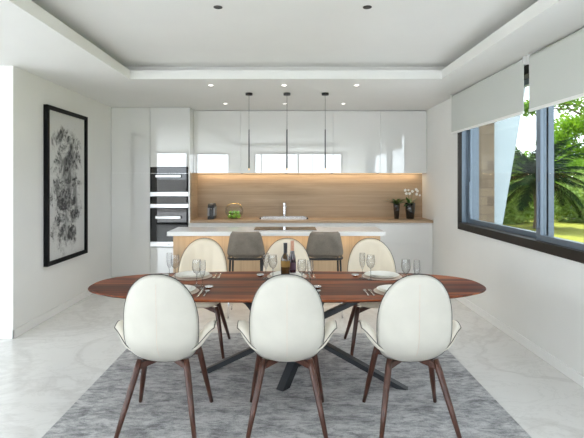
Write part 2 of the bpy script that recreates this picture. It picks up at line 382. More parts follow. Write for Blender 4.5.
# ------------------------------------------------------------------ kitchen
YF = 7.29
KX = -1.495; SX = -2.107
def cabinet(name, label, x0, x1, y0, y1, z0, z1, doors, mat, group=None, body=None, cat='cabinet'):
    """carcass plus door or drawer fronts: doors = [(part, x0, x1, z0, z1)]"""
    r = thing(name, label, cat, ((x0+x1)/2, y1, z0), 0, group); cx = (x0+x1)/2
    bx(x0-cx, x1-cx, y0+.022-y1, -.001, 0, z1-z0).build('carcass', body or M['gap'], r)
    for nm, a, b, c, d in doors:
        bx(a-cx+.0015, b-cx-.0015, y0-y1, y0+.02-y1, c-z0+.0015, d-z0-.0015, bev=.0012, seg=1).build(nm, mat, r)
    return r
ztop = 2.695
cabinet('tall_cabinet', 'tall gloss white cupboard at the left end, beside the oven column', XL+.002, SX, YF, YB, 0.0, ztop,
        [('door', XL+.004, SX, .09, 1.685), ('door', XL+.004, SX, 1.685, ztop), ('plinth', XL+.004, SX, 0, .088)], M['lacquer'], body=M['satin'])
# oven column : a hollow housing, the appliances slot in
ox0, ox1 = SX+.001, KX-.02; ZO0, ZO1 = .545, 1.775
r = thing('oven_housing_cabinet', 'tall gloss white column that holds the stack of built-in ovens', 'cabinet', ((SX+KX)/2, YB, 0)); cx = (SX+KX)/2
m = MB(); m.box(SX-cx+.001, ox0-cx+.018, YF+.022-YB, -.001, 0, ztop); m.box(ox1-cx-.018, ox1-cx, YF+.022-YB, -.001, 0, ztop)
m.box(ox0-cx+.018, ox1-cx-.018, YF+.022-YB, -.02, 0, ZO0-.004); m.box(ox0-cx+.018, ox1-cx-.018, YF+.022-YB, -.02, ZO1+.004, ztop)
m.build('carcass', M['satin'], r)
for a, b in ((.09, ZO0-.004), (ZO1+.006, ztop)): bx(ox0-cx+.0015, ox1-cx-.0015, YF-YB, YF+.02-YB, a, b-.0015, bev=.0012, seg=1).build('door', M['lacquer'], r)
bx(ox0-cx, ox1-cx, YF+.03-YB, YF+.045-YB, 0, .088).build('plinth', M['satin'], r)
m = MB(); m.box(ox1-cx+.0005, KX-cx, YF-YB, -.001, 0, ztop); m.build('side_panel', M['lacquer'], r)
ocx = (ox0+ox1)/2
def zof(y): return 1.554-(y-181.5)*YF/474
def appliance(name, label, ytop, ybot, strip, handle_y=None, seam_y=None, cat='oven'):
    z0, z1 = zof(ybot), zof(ytop); r = thing(name, label, cat, (ocx, YB-.03, z0)); W = (ox1-ox0)/2-.004; d = YF-.004-(YB-.03); h = z1-z0
    bx(-W+.02, W-.02, d+.03, 0, .004, h-.004).build('casing', M['black'], r)
    gz = zof(strip)-z0
    bx(-W, W, d, d+.028, gz+.002, h-.001, bev=.001, seg=1).build('glass_front', M['ovenglass'], r)
    bx(-W, W, d-.006, d+.028, .001, gz, bev=.002, seg=1).build('steel_strip', M['alu'], r)
    if seam_y: bx(-W, W, d-.0012, d+.001, zof(seam_y)-z0-.002, zof(seam_y)-z0+.002).build('control_seam', M['alu'], r)
    if handle_y:
        hz = zof(handle_y)-z0; m = MB(); m.box(-.20, .185, d-.052, d-.034, hz-.018, hz+.018, bev=.004)
        m.build('handle', M['alu'], r)
        for s in (-.185, .172):
            bx(s-.012, s+.012, d-.036, d, hz-.012, hz+.012).build('handle_post', M['black'], r)
    return r, d, gz
for args in (('compact_oven', 'compact black glass oven, topmost of the appliance stack', 167, 196.2, 192, 176.2, 173.4),
             ('warming_drawer', 'slim black glass warming drawer between the two ovens', 196.6, 207.7, 204, None, None, 'drawer'),
             ('built_in_oven', 'large black glass oven, lowest of the appliance stack', 208.1, 246.6, 241.8, 217.2, None)):
    r, d, gz = appliance(*args)
    if gz > .05 or 'drawer' not in args[0]:
        c = bpy.data.curves.new('maker_mark', 'FONT'); c.resolution_u = 3; c.body = 'Miele'; c.size = .028; c.align_x = 'CENTER'; c.align_y = 'CENTER'; c.extrude = .0006
        o = bpy.data.objects.new('maker_mark', c); me = bpy.data.meshes.new_from_object(o); bpy.data.objects.remove(o); bpy.data.curves.remove(c); me.materials.append(M['beam']); o = bpy.data.objects.new('maker_mark', me); COL.objects.link(o); o.parent = r; o.location = (0, d-.0065, gz/2); o.rotation_euler = (pi/2, 0, 0)
# wall cabinets
ux = [-1.494, -.742, -.013, .737, 1.494, XR-.004]; ux[0] = KX+.002
YU = 7.60
lab = ['gloss white wall cupboard nearest the oven column', 'gloss white wall cupboard above the glass fruit bowl, second from the ovens', 'gloss white wall cupboard above and right of the tap, middle of the five',
       'gloss white wall cupboard second from the window wall', 'gloss white wall cupboard above the plant pots, next to the window wall']
for i in range(5):
    wc = cabinet('wall_cabinet', lab[i], ux[i], ux[i+1], YU, YB-.02, 1.69, ztop-.001, [('door', ux[i], ux[i+1], 1.69, ztop-.012)], M['lacquer'], 'wall cupboards over the worktop', M['satin'])
    hw_ = (ux[i+1]-ux[i])/2-.02; bx(-hw_, hw_, -.075, -.055, -.007, -.0005).build('led_strip', M['warm_tip'], wc)
# base cabinets
bxs = [KX+.002, -1.215, -.60, .06, .723, 1.353, XR-.004]
lab = ['narrow white base cupboard beside the oven column', 'white base cupboard below the coffee machine, left part of the run', 'white base cupboard left of the sink and behind the island',
       'white base cupboard below the sink and tap', 'white base cupboard right of the sink, seen past the island corner', 'wide white base cupboard below the plant pots at the window wall']
for i in range(6):
    a, b = bxs[i], bxs[i+1]
    cabinet('base_cabinet', lab[i], a, b, YF, YB, 0, .917, [('drawer_front', a, b, .10, .897)] if i > 4 else [('drawer_front', a, b, .10, .50), ('drawer_front', a, b, .50, .897)], M['satin'], 'base cupboards along the back wall', M['satin'])
tag(bx(KX+.002, XR-.002, YF-.02, YB-.002, .919, .957, bev=.002).build('countertop', M['oakt'], loc=(0,0,0)), 'long oak worktop along the back wall carrying sink and plants', 'worktop')
tag(bx(KX+.002, XR-.002, YB-.022, YB-.001, .958, 1.689).build('backsplash', M['oak']), 'oak board splashback between worktop and wall cupboards', 'splashback')
tag(bx(KX+.002, KX+.014, YF+.03, YB-.024, .958, 1.689).build('side_cladding', M['oak']), 'oak cladding on the oven column side above the worktop', 'panel')
# sink + tap
r = thing('kitchen_sink', 'shallow stainless steel sink on the oak worktop behind the tap', 'sink', (-.05, 7.60, .957)); 
m = MB(); m.box(-.36, .36, -.14, .14, 0, .006); m.box(-.36, .36, -.14, -.125, .006, .032, bev=.004); m.box(-.36, .36, .125, .14, .006, .032, bev=.004)
m.box(-.36, -.345, -.125, .125, .006, .032, bev=.004); m.box(.345, .36, -.125, .125, .006, .032, bev=.004); m.build('basin', M['chrome'], r)
for s in (-1, 1): bx(s*.373-.012, s*.373+.012, -.13, .13, 0, .024, bev=.005).build('end_rail', M['black'], r)
MB().lathe([(.03,0),(.03,.004),(.01,.005)], (0,0,.006), 20).build('drain', M['beam'], r)
r = thing('kitchen_tap', 'square chrome kitchen tap standing behind the sink', 'tap', (-.045, 7.805, .957))
MB().lathe([(.028,0),(.028,.012),(.02,.014)], (0,0,0), 24).build('base', M['chrome'], r)
bx(-.018, .018, -.018, .018, .012, .255, bev=.003).build('column', M['chrome'], r)
m = MB(); m.box(-.017, .017, -.19, -.018, .22, .254, bev=.003); m.box(-.013, .013, -.185, -.16, .205, .22); m.build('spout', M['chrome'], r)
MB().tube([(.018,0,.17),(.032,0,.17),(.036,-.0,.20)], [.008,.007,.005]).build('lever', M['chrome'], r)
bx(-.0185, .0185, -.0185, .0185, .19, .205).build('collar', M['beam'], r)

# island
IX0, IX1, IY0, IY1, IZ = -1.478, 1.213, 5.83, 6.45, .935
tag(bx(IX0, IX1, IY0, IY1, IZ-.052, IZ, bev=.003).build('island_worktop', M['quartz']), 'white quartz worktop on the oak island', 'worktop')
r = thing('kitchen_island', 'oak-fronted kitchen island behind the two grey stools', 'island', (0, 0, 0))
px0, px1, py = -1.46, 1.197, 6.08
bx(px0+.03, px1-.03, py+.022, IY1-.03, .06, IZ-.053).build('carcass', M['satin'], r)
bx(px0, px1, py, py+.02, 0, IZ-.053).build('front_panel', M['oakv'], r)
for a, b in ((px0, px0+.028), (px1-.028, px1)): bx(a, b, py+.021, IY1-.02, 0, IZ-.053).build('end_panel', M['oakv'], r)
for i in range(4):
    a = px0+.03+i*(px1-px0-.06)/4; bx(a+.002, a+(px1-px0-.06)/4-.002, IY1-.029, IY1-.01, .1, IZ-.07).build('drawer_front', M['satin'], r)
bx(px0+.04, px1-.04, py-.10, py-.08, IZ-.0605, IZ-.0535).build('led_strip', M['warm_tip'], r)
r = thing('induction_hob', 'black glass induction hob on the white island top', 'hob', (-.022, 6.2, IZ))
bx(-.40, .40, -.20, .22, .0, .006, bev=.002).build('glass_plate', M['hob'], r)
for x, y, q in ((-.25,.09,.085),(-.25,-.09,.07),(.0,.0,.1),(.25,.09,.07),(.25,-.09,.085)):
    MB().lathe([(q-.002,0),(q-.002,.0006),(q,.0006),(q,0)], (x,y,.006), 32, False, False).build('cooking_zone', M['beam'], r)

# bar stools : seat shell, ring, legs
def stool(x, label):
    r = thing('bar_stool', label, 'stool', (x, 5.56, 0), 0, 'grey bar stools at the island')
    def back(u, v):  # wraps round the rear, open toward the island (+y)
        z = .70 + .30*(v+1)/2; s = (v+1)/2
        hw = .205 - .035*s - .02*max(0, s-.8)*5*abs(u)
        a = u*1.55; d = .20
        zz = z - .05*max(0, abs(u)-.55)/.45*s*1.2 - .11*max(0, abs(u)-.72)/.28*s
        return V(hw*sin(a)/sin(1.55)*1.0, -.015-d*cos(a)-.03*s, zz)
    def back2(u, v):
        s = (v+1)/2; a = u*1.5; k = abs(u)
        h = .285*(1-.55*max(0, (k-.62)/.38)**1.5)
        e = 3.2; sx = (1 if a >= 0 else -1)*abs(sin(a))**(2/e*1.0); cy = abs(cos(a))**(2/e)
        hw = .212-.042*s**1.4
        return V(hw*sx, .02-(.20+.025*s)*cy, .70+h*s)
    MB().slab(back2, .04, 40, 14, 6).build('backrest', M['cloth'], r)
    MB().slab(lambda u, v: V(.19*u*sqrt(1-.3*v*v), .005+.19*v*sqrt(1-.3*u*u), .70), .06, 20, 20, 4).build('seat', M['cloth'], r)
    m = MB(); n = 36; pts = []
    for i in range(n+1):
        a = 2*pi*i/n; e = 4; pts.append((.205*abs(cos(a))**(2/e)*(1 if cos(a) >= 0 else -1), .005+.195*abs(sin(a))**(2/e)*(1 if sin(a) >= 0 else -1), .672))
    m.tube(pts, .013, 8, False); m.build('seat_ring', M['black'], r)
    for sx in (-1, 1):
        for sy in (-1, 1):
            a, b, c = V(sx*.175, sy*.145, .672), V(sx*.186, sy*.163, .30), V(sx*.195, sy*.178, 0)
            l = MB().tube([a, b], [.0115, .0105], 12).build('leg', M['black'], r)
            MB().tube([b, c], [.0108, .009], 12).build('lower_sleeve', M['chrome'], l)
    m = MB(); k = [(-.186,-.163,.3),(.186,-.163,.3),(.186,.163,.3),(-.186,.163,.3),(-.186,-.163,.3)]
    for a, b in zip(k, k[1:]): m.tube([a, b], .007, 8)
    m.build('footrest', M['chrome'], r)
stool(-.474, 'grey upholstered bar stool nearer the ovens')
stool(.434, 'grey upholstered bar stool nearer the window')

# pendants
for x, l in ((-.492, 'slim black pendant nearest the ovens'), (0, 'slim black pendant in the middle of the three'), (.495, 'slim black pendant nearest the window')):
    r = thing('pendant_lamp', l + ', hanging over the island', 'pendant lamp', (x, 6.14, H), 0, 'pendants over the island')
    MB().lathe([(.046,0),(.046,-.028),(.044,-.03),(0,-.03)], (0,0,0), 24).build('ceiling_rose', M['black'], r)
    MB().tube([(0,0,-.03),(0,0,-.50)], .0025, 8).build('cable', M['black'], r)
    MB().lathe([(.003,-.47),(.007,-.475),(.009,-.94),(.009,-.975)], (0,0,0), 14).build('lamp_tube', M['black'], r)
    MB().lathe([(.008,-.975),(.008,-1.0),(0,-1.0)], (0,0,0), 14).build('light_tip', M['warm_tip'], r)
# downlights
def downlight(x, y, z, label, on):
    r = thing('downlight', label, 'downlight', (x, y, z), 0, 'white downlights in the lowered ceiling' if on else 'black downlights in the ceiling recess')
    if on:
        MB().lathe([(.028,0),(.037,-.001),(.037,-.005),(.03,-.006),(.028,-.003)], (0,0,0), 28, False, False).build('trim_ring', M['trim'], r)
        MB().lathe([(.0285,-.002),(0,-.002)], (0,0,0), 28, False, False).build('diffuser', M['lamp_on'], r)
    else:
        MB().lathe([(.024,0),(.034,-.001),(.034,-.005),(.027,-.006),(.024,-.003)], (0,0,0), 28, False, False).build('trim_ring', M['black'], r)
        MB().lathe([(.025,-.003),(0,-.002)], (0,0,0), 28, False, False).build('baffle', M['black'], r)
nm = ['left', 'middle', 'right']
for j, (y, q) in enumerate(((5.63, 'nearer row, beside the ceiling recess'), (6.96, 'farther row, in front of the wall cupboards'))):
    for i, x in enumerate((-.905, -.035, .825)): downlight(x, y, H, 'small white ceiling downlight, %s of the %s' % (nm[i], q), True)
downlight(-.524, 3.60, ZU, 'black recessed downlight in the ceiling tray, on the picture side', False)
downlight(.61, 3.60, ZU, 'black recessed downlight in the ceiling tray, on the window side', False)

# ------------------------------------------------------------------ picture
r = thing('picture_frame', 'large black-framed abstract ink drawing on the left wall', 'picture', (XL+.001, 5.80, 1.508))
m = MB(); w, h, k, d = .53, .905, .045, .05
m.box(0, d, -w, w, -h, -h+k, bev=.002); m.box(0, d, -w, w, h-k, h, bev=.002); m.box(0, d, -w, -w+k, -h+k, h-k, bev=.002); m.box(0, d, w-k, w, -h+k, h-k, bev=.002)
m.build('frame', M['frame'], r)
bx(.001, .02, -w+k-.002, w-k+.002, -h+k-.002, h-k+.002).build('drawing', M['art'], r)
bx(.034, .036, -w+k, w-k, -h+k, h-k).build('glazing', M['picglass'], r)

# ------------------------------------------------------------------ rug + table
tag(bx(-1.48, 1.475, 2.45, 4.83, .0005, .012, bev=.004).build('rug', M['rug']), 'grey mottled rug under the dining table', 'rug')
TC = (0, 3.73)
r = thing('dining_table', 'long dark rosewood dining table with crossed steel legs', 'table', (*TC, .012)); zt = .738
def outline(a, b, n=2.7, k=120):
    return [(a*abs(cos(q))**(2/n)*(1 if cos(q) >= 0 else -1), b*abs(sin(q))**(2/n)*(1 if sin(q) >= 0 else -1)) for q in (2*pi*i/k for i in range(k))]
m = MB(); prev = None
for z, da in ((zt-.032, .055), (zt-.028, .05), (zt-.012, .004), (zt-.006, 0), (zt-.001, .002), (zt, .005)):
    ring_ = [m.bm.verts.new((x, y, z)) for x, y in outline(1.525-da, .52-da)]
    if prev: 
        for i in range(len(ring_)): j = (i+1) % len(ring_); m.face([prev[i], prev[j], ring_[j], ring_[i]])
    else: m.face(ring_[::-1], False)
    prev = ring_
m.face(prev, False); m.build('tabletop', M['walnut'], r)
for a, b in (((-.66,.12,.0), (.66,-.14,zt-.033)), ((.86,-.19,.0), (-.62,.22,zt-.033)), ((-.03,-.20,.0), (.34,.26,zt-.033)), ((.10,.27,.0), (-.30,-.26,zt-.033))):
    a, b = Vector(a), Vector(b); m = MB(); u = (b-a).normalized()
    hx = V(u.y, -u.x, 0).normalized()*.0325; hv = V(u.x, u.y, 0).normalized()*.042
    lo = [m.bm.verts.new(a+s*hx+q*hv) for s, q in ((-1,-1),(1,-1),(1,1),(-1,1))]; hi = [m.bm.verts.new(b+s*hx+q*hv) for s, q in ((-1,-1),(1,-1),(1,1),(-1,1))]
    m.face(lo[::-1], False); m.face(hi, False)
    for i in range(4): m.face([lo[i], lo[(i+1)%4], hi[(i+1)%4], hi[i]], False)
    m.build('leg', M['beam'], r)
MB().lathe([(.16,zt-.0445),(.16,zt-.0335)], (0,0,0), 24).build('mounting_plate', M['beam'], r)

# ------------------------------------------------------------------ chairs (sitter faces +y)
def make_chair():
    r = thing('dining_chair', '', 'chair', (0,0,.0145), 0, 'cream dining chairs round the table')
    zc, zu, zl, hw = .652, .337, .263, .231
    def out(q):
        c, s = cos(q), sin(q); n = 2.2 if s >= 0 else 2.9
        return hw*abs(c)**(2/n)*(1 if c >= 0 else -1), (zu if s >= 0 else -zl)*abs(s)**(2/n)
    def base(x, z):
        y = -.225-.02*(z-.665)/.3
        if z < .60: y += .11*((.60-z)/.17)**2
        return y + .085*(x/hw)**2*(1-.25*max(0, (z-.7)/.27))
    N, K = 64, 14; m = MB(); F, B = [], []
    for i in range(K+1):
        rr = i/K; f, b = [], []
        for j in range(N if i else 1):
            ox, oz = out(2*pi*j/N); x, z = ox*rr, zc+oz*rr; y = base(x, z); t = max(0, 1-rr**5)**.5
            groove = .006*(math.exp(-((abs(x)-.085)/.012)**2)+math.exp(-(x/.012)**2)*.6)*max(0, min(1, (z-.55)/.1))*t
            if i == K: v = m.bm.verts.new((x, y, z)); f.append(v); b.append(v)
            else: f.append(m.bm.verts.new((x, y+.026*t-groove, z))); b.append(m.bm.verts.new((x, y-.024*t, z)))
        F.append(f); B.append(b)
    for G, mi in ((F, 1), (B, 0)):
        m.mi = mi
        for i in range(K):
            for j in range(N):
                k = (j+1) % N
                if i == 0: m.face([G[0][0], G[1][j], G[1][k]])
                else: m.face([G[i][j], G[i][k], G[i+1][k], G[i+1][j]])
    br = m.build('backrest', [M['leather'], M['cream']], r)
    m = MB(); pts = [V(out(2*pi*j/N)[0], 0, zc+out(2*pi*j/N)[1]) for j in range(N+1)]
    for p in pts: p.y = base(p.x, p.z)
    m.tube(pts, .0024, 6, False); m.build('piping', M['pipe'], br)
    m = MB(); m.tube([V(0, base(0, z)-.0238*max(0, 1-(abs(z-zc)/(zu if z > zc else zl))**5)**.5, z) for z in [.47+.46*i/24 for i in range(25)]], .0016, 6); m.build('back_seam', M['charger'], br)
    # seat pan and cushion
    def seat(u, v):
        x = .205*u*sqrt(1-v*v*.28)*(1-.10*max(0, -v)); y = .085+.175*v*sqrt(1-.22*u*u)
        return V(x, y, .458+.012*u*u+.012*v-.015*max(0, v)**4)
    MB().slab(seat, .075, 24, 24, 4).build('seat', M['cream'], r)
    for s in (-1, 1):
        def arm(u, v, s=s):
            q = (v+1)/2; L = .15*(1-.5*q**2.5)
            x = .162+.132*q+.020*q**6
            return V(s*x, .01-.01*q+u*L*sqrt(1-.25*q),   .480+.055*q+.118*q*q-.016*q**8+.02*u*u*(1-q)-.022*u*u*q)
        a = MB().slab(arm, .056, 20, 20, 4).build('armrest', M['armhide'], r)
        m = MB(); ps = [arm(-1, -1+2*i/14) for i in range(15)] + [arm(-1+2*i/10, 1) for i in range(1, 11)] + [arm(1, 1-2*i/14) for i in range(1, 15)]
        m.tube([p+V(s*.001,0,0) for p in ps], .0024, 6, False); m.build('piping', M['pipe'], a)
    tops = {}
    for sx in (-1, 1):
        for sy, ft, tp in ((1, (.248,.25), (.175,.15)), (-1, (.236,-.285), (.145,-.095))):
            a, b = V(sx*tp[0], tp[1], .428), V(sx*ft[0], ft[1], .0035)
            MB().tube([a, a.lerp(b, .12), a.lerp(b, .6), b], [.017,.021,.018,.0125], 14).build('leg', M['leg'], r); tops[sx, sy] = a.lerp(b, .07)
    for (p, q) in (((-1,-1),(1,1)), ((1,-1),(-1,1))):
        a, b = tops[p], tops[q]; c = V(0, .02, .412); m = MB()
        for e in (a, b):
            d = (c-e).normalized(); x = d.cross(V(0,0,1)).normalized()*.012
            vs = [m.bm.verts.new(w_) for w_ in (e-x+V(0,0,-.028), e+x+V(0,0,-.028), e+x+V(0,0,.014), e-x+V(0,0,.014), c-x+V(0,0,-.008), c+x+V(0,0,-.008), c+x+V(0,0,.01), c-x+V(0,0,.01))]
            for qd in ((3,2,1,0),(4,5,6,7),(0,1,5,4),(1,2,6,5),(2,3,7,6),(3,0,4,7)): m.face([vs[i] for i in qd], False)
        m.build('brace', M['leg'], r)
    return r
proto = make_chair()
spots = [(-.775, 3.06, 0, 'white-backed dining chair at the near side of the table, closest to the picture wall'), (0, 3.06, 0, 'white-backed dining chair at the near side of the table, middle one'),
         (.785, 3.06, 0, 'white-backed dining chair at the near side of the table, closest to the window'), (-.80, 4.36, pi, 'cream dining chair across the table, closest to the ovens'),
         (0, 4.36, pi, 'cream dining chair across the table, behind the two bottles'), (.805, 4.36, pi, 'cream dining chair across the table, closest to the window')]
for i, (x, y, rz, l) in enumerate(spots):
    if i == 0: proto.location = (x, y, .0145); proto['label'] = l
    else: dup(proto, l, (x, y, .0145), rz)

# ------------------------------------------------------------------ table setting
ZT = .75
def lathe_obj(name, prof, mat, n=36, **k): return MB().lathe(prof, (0,0,0), n, **k).build(name, mat)
P = {}
P['charger'] = lathe_obj('charger_plate', [(0,0),(.13,0),(.166,.004),(.168,.006),(.165,.007),(.13,.004),(0,.004)], M['charger'], 48)
P['plate'] = lathe_obj('dinner_plate', [(0,.0),(.08,0),(.11,.005),(.143,.017),(.146,.019),(.142,.0195),(.105,.009),(.08,.005),(0,.005)], M['ceramic'], 48)
P['bowl'] = lathe_obj('salad_plate', [(0,0),(.06,0),(.085,.005),(.112,.017),(.115,.02),(.111,.0205),(.08,.009),(.06,.005),(0,.005)], M['ceramic'], 48)
P['wine'] = lathe_obj('wine_glass', [(0,0),(.034,.001),(.034,.003),(.008,.007),(.0042,.014),(.0038,.085),(.008,.094),(.024,.106),(.033,.125),(.0365,.145),(.0345,.175),(.0305,.204)], M['glass'], 28, cap0=False, cap1=False)
P['flute'] = lathe_obj('champagne_flute', [(0,0),(.031,.001),(.031,.003),(.008,.007),(.0042,.014),(.0038,.075),(.008,.088),(.019,.112),(.0245,.145),(.025,.175),(.0225,.213)], M['glass'], 28, cap0=False, cap1=False)
P['dish'] = lathe_obj('salt_dish', [(0,0),(.016,0),(.03,.012),(.033,.022),(.031,.022),(.027,.013),(.014,.004),(0,.004)], M['silver'], 24)
def fork():
    m = MB(); m.tube([(0,-.10,.004),(0,-.05,.005),(0,.035,.004),(0,.05,.003)], [.006,.0045,.003,.004], 8, flat=.4)
    m.box(-.011, .011, .048, .066, .002, .004)
    for i in range(4): m.box(-.011+i*.0063, -.011+i*.0063+.0031, .064, .105, .002, .004)
    return m.build('fork', M['silver'])
def spoon():
    m = MB(); m.tube([(0,-.10,.004),(0,-.05,.005),(0,.045,.005)], [.006,.0045,.003], 8, flat=.4)
    m.sphere((0,.073,.006), .02, 16, 8, (1,1.6,.25)); return m.build('spoon', M['silver'])
def knife():
    m = MB(); m.box(-.007, .007, -.115, -.02, .001, .007, bev=.002); m.prism([(-.008,-.02),(.008,-.02),(.008,.08),(.002,.115),(-.008,.115)], .003, .0045); return m.build('table_knife', M['silver'])
P['fork'], P['spoon'], P['knife'] = fork(), spoon(), knife()
used = set()
def put(key, x, y, z, label, cat, group, rz=0):
    o = P[key]
    if key in used: o = o.copy(); COL.objects.link(o)
    used.add(key); o.location = (x, y, z); o.rotation_euler = (0,0,rz); tag(o, label, cat, group); return o
places = [(-.80, 4.0, -1, 'at the far place nearest the ovens'), (0, 4.0, -1, 'at the far middle place behind the bottles'), (.80, 4.0, -1, 'at the far place nearest the window'),
          (-.81, 3.45, 1, 'at the near place on the picture side'), (0, 3.45, 1, 'at the near middle place, behind the chair'), (.80, 3.45, 1, 'at the near place on the window side')]
for x, y, s, w in places:
    put('charger', x, y, ZT, 'beige charger plate ' + w, 'plate', 'beige charger plates')
    put('plate', x, y, ZT+.0045, 'white dinner plate ' + w, 'plate', 'white dinner plates')
    put('bowl', x, y, ZT+.0105, 'small white plate on top of the stack ' + w, 'plate', 'small white plates')
    yw, yf = (3.88, 3.93) if s < 0 else (3.65, 3.56)
    put('wine', x+s*.115, yw, ZT, 'round-bowled wine glass ' + w, 'wine glass', 'wine glasses on the table')
    put('flute', x+s*.175, yf, ZT, 'slim champagne flute ' + w, 'flute', 'champagne flutes on the table')
    put('dish', x+s*.225, y+(.0 if s < 0 else .10), ZT, 'little round silver dish ' + w, 'dish', 'silver dishes on the table')
    rz = 0 if s > 0 else pi
    if s < 0 or x > .5:
        for k, q in ((0, 'inner'), (1, 'outer')): put('fork', x-s*(.19+.038*k), y-s*.03, ZT, '%s of the two silver forks %s' % (q, w), 'fork', 'silver forks on the table', rz)
    if s > 0 and x < .5:
        put('knife', x+s*.188, y-s*.045, ZT, 'silver knife right of the plate ' + w, 'knife', 'silver knives on the table', rz)
        put('spoon', x+s*.228, y-s*.05, ZT, 'silver spoon right of the plate ' + w, 'spoon', 'silver spoons on the table', rz)
# bottles
wg = plain('brown_wine_glass', (.055,.028,.008), .06, .05, Coat__Weight=.6); glow_mat = plain('ochre_glow_paint', (.22,.12,.018), .6, .1, 40); foil = plain('charcoal_foil', (.03,.03,.032), .4)
rg = plain('dark_red_wine_glass', (.028,.008,.014), .05, .05, Coat__Weight=.6); cf = plain('copper_foil', (.62,.34,.24), .35, .05, Metallic=.4); lb2 = plain('plum_label', (.10,.05,.08), .6, .1); lb3 = plain('white_label', (.7,.7,.68), .6)
r = thing('wine_bottle', 'brown wine bottle with painted ochre glow and dark foil on the table', 'bottle', (-.013, 3.84, ZT))
MB().lathe([(0,0),(.034,0),(.037,.004),(.037,.165),(.034,.185),(.022,.208),(.0145,.225),(.014,.24),(.0145,.295),(.0155,.297),(.0155,.305),(0,.306)], (0,0,0), 32).build('glass_body', wg, r)
MB().lathe([(.0374,.115),(.0376,.117),(.0376,.162),(.0374,.164)], (0,0,0), 32, False, False).build('label_or_glow_band', glow_mat, r)  # ochre glow of light through the glass, painted on as a band
MB().lathe([(.015,.228),(.0152,.23),(.0157,.296),(.0162,.3),(.0162,.306),(0,.307)], (0,0,0), 24, False).build('foil_cap', foil, r)
r = thing('wine_bottle', 'slimmer dark red wine bottle with pale copper foil on the table', 'bottle', (.044, 3.93, ZT))
MB().lathe([(0,0),(.029,0),(.031,.004),(.031,.14),(.027,.175),(.018,.215),(.0135,.24),(.013,.30),(.0145,.302),(.0145,.312),(0,.313)], (0,0,0), 32).build('glass_body', rg, r)
MB().lathe([(.0314,.075),(.0316,.077),(.0316,.135),(.0314,.137)], (0,0,0), 32, False, False).build('label_or_glow_band', lb2, r)
MB().lathe([(.0314,.01),(.0316,.012),(.0316,.05),(.0314,.052)], (0,0,0), 32, False, False).build('lower_label', lb3, r)
MB().lathe([(.0150,.228),(.0152,.23),(.0148,.30),(.0152,.304),(.0152,.313),(0,.314)], (0,0,0), 24, False).build('foil_cap', cf, r)

# ------------------------------------------------------------------ worktop items
ZC = .957
r = thing('coffee_machine', 'small black and silver capsule coffee machine on the oak worktop', 'coffee machine', (-1.205, 7.60, ZC))
m = MB(); m.box(-.055, .055, -.03, .13, 0, .225, bev=.012); m.build('body', M['black'], r)
m = MB(); m.prism([(-.10,.18),(-.09,.225),(-.04,.248),(.06,.248),(.11,.225),(.11,.18)], -.05, .05, 'x'); m.build('brew_head', M['black'], r)
for s in (-1, 1): bx(s*.046-.015, s*.046+.015, -.06, .125, .05, .19, bev=.004).build('side_panel', M['shell'], r)
bx(-.030, .030, -.04, -.031, .06, .17, bev=.003).build('front_plate', M['beam'], r)
m = MB(); m.box(-.05, .05, -.12, -.031, 0, .045, bev=.004); m.build('drip_tray', M['black'], r)
MB().lathe([(.012,.155),(.014,.18)], (0,-.075,0), 14).build('spout', M['chrome'], r)
MB().tube([(-.035,-.085,.226),(-.035,-.11,.245),(.035,-.11,.245),(.035,-.085,.226)], .005, 8).build('lever', M['chrome'], r)
bw = thing('fruit_bowl', 'round clear glass fruit bowl with gold handle on the worktop', 'bowl', (-.845, 7.60, ZC))
m = MB(); n = 40; prof = [(0,.004),(.06,.004),(.105,.03),(.138,.075),(.148,.115),(.140,.155),(.122,.19)]; rings = []
for q, z in prof:
    rings.append([m.bm.verts.new((q*cos(2*pi*j/n), q*sin(2*pi*j/n), z + (.022*cos(4*pi*j/n)*(z/.19)**3))) for j in range(n)] if q else [m.bm.verts.new((0,0,z))])
for a, b in zip(rings, rings[1:]):
    for j in range(n):
        k = (j+1) % n
        m.face([a[0], b[k], b[j]] if len(a) == 1 else [a[j], a[k], b[k], b[j]])
m.build('glass_body', M['bowlglass'], bw)
MB().lathe([(.06,.0),(.063,.002),(.06,.004)], (0,0,0), 32).build('foot', M['glass'], bw)
MB().tube([(.117*cos(a), 0, .185+.062*sin(a)) for a in [pi*i/20 for i in range(21)]], .0055, 8).build('handle', M['gold'], bw)
ap = None
al = ['front row of the bowl, nearest the tap', 'front row of the bowl, middle', 'front row of the bowl, nearest the coffee machine', 'back row, nearest the tap', 'back row, middle', 'back row, nearest the coffee machine',
      'top layer, nearest the tap', 'top layer, centre front', 'top layer, nearest the coffee machine']
pos = [(.068,-.04,.042),(0,-.066,.042),(-.068,-.04,.042),(.068,.05,.042),(0,.068,.042),(-.068,.05,.042),(.056,.004,.100),(0,-.030,.104),(-.056,.004,.100)]
for (x, y, z), l in zip(pos, al):
    if ap is None:
        m = MB(); m.lathe([(0,-.024),(.012,-.028),(.028,-.020),(.034,.002),(.030,.018),(.018,.027),(.006,.025),(0,.02)], (0,0,0), 20); ap = m.build('apple', M['apple']); MB().tube([(0,0,.02),(.003,0,.034)], .0014, 6).build('stem', M['bark'], ap); o = ap; tag(o, '', 'apple', 'green apples in the glass bowl')
    else: o = dup(ap)
    o.location = (-.845+x, 7.60+y, ZC+z-.002); o.rotation_euler = (R.uniform(-.4,.4), R.uniform(-.4,.4), R.uniform(0,6)); o['label'] = 'green apple, ' + l
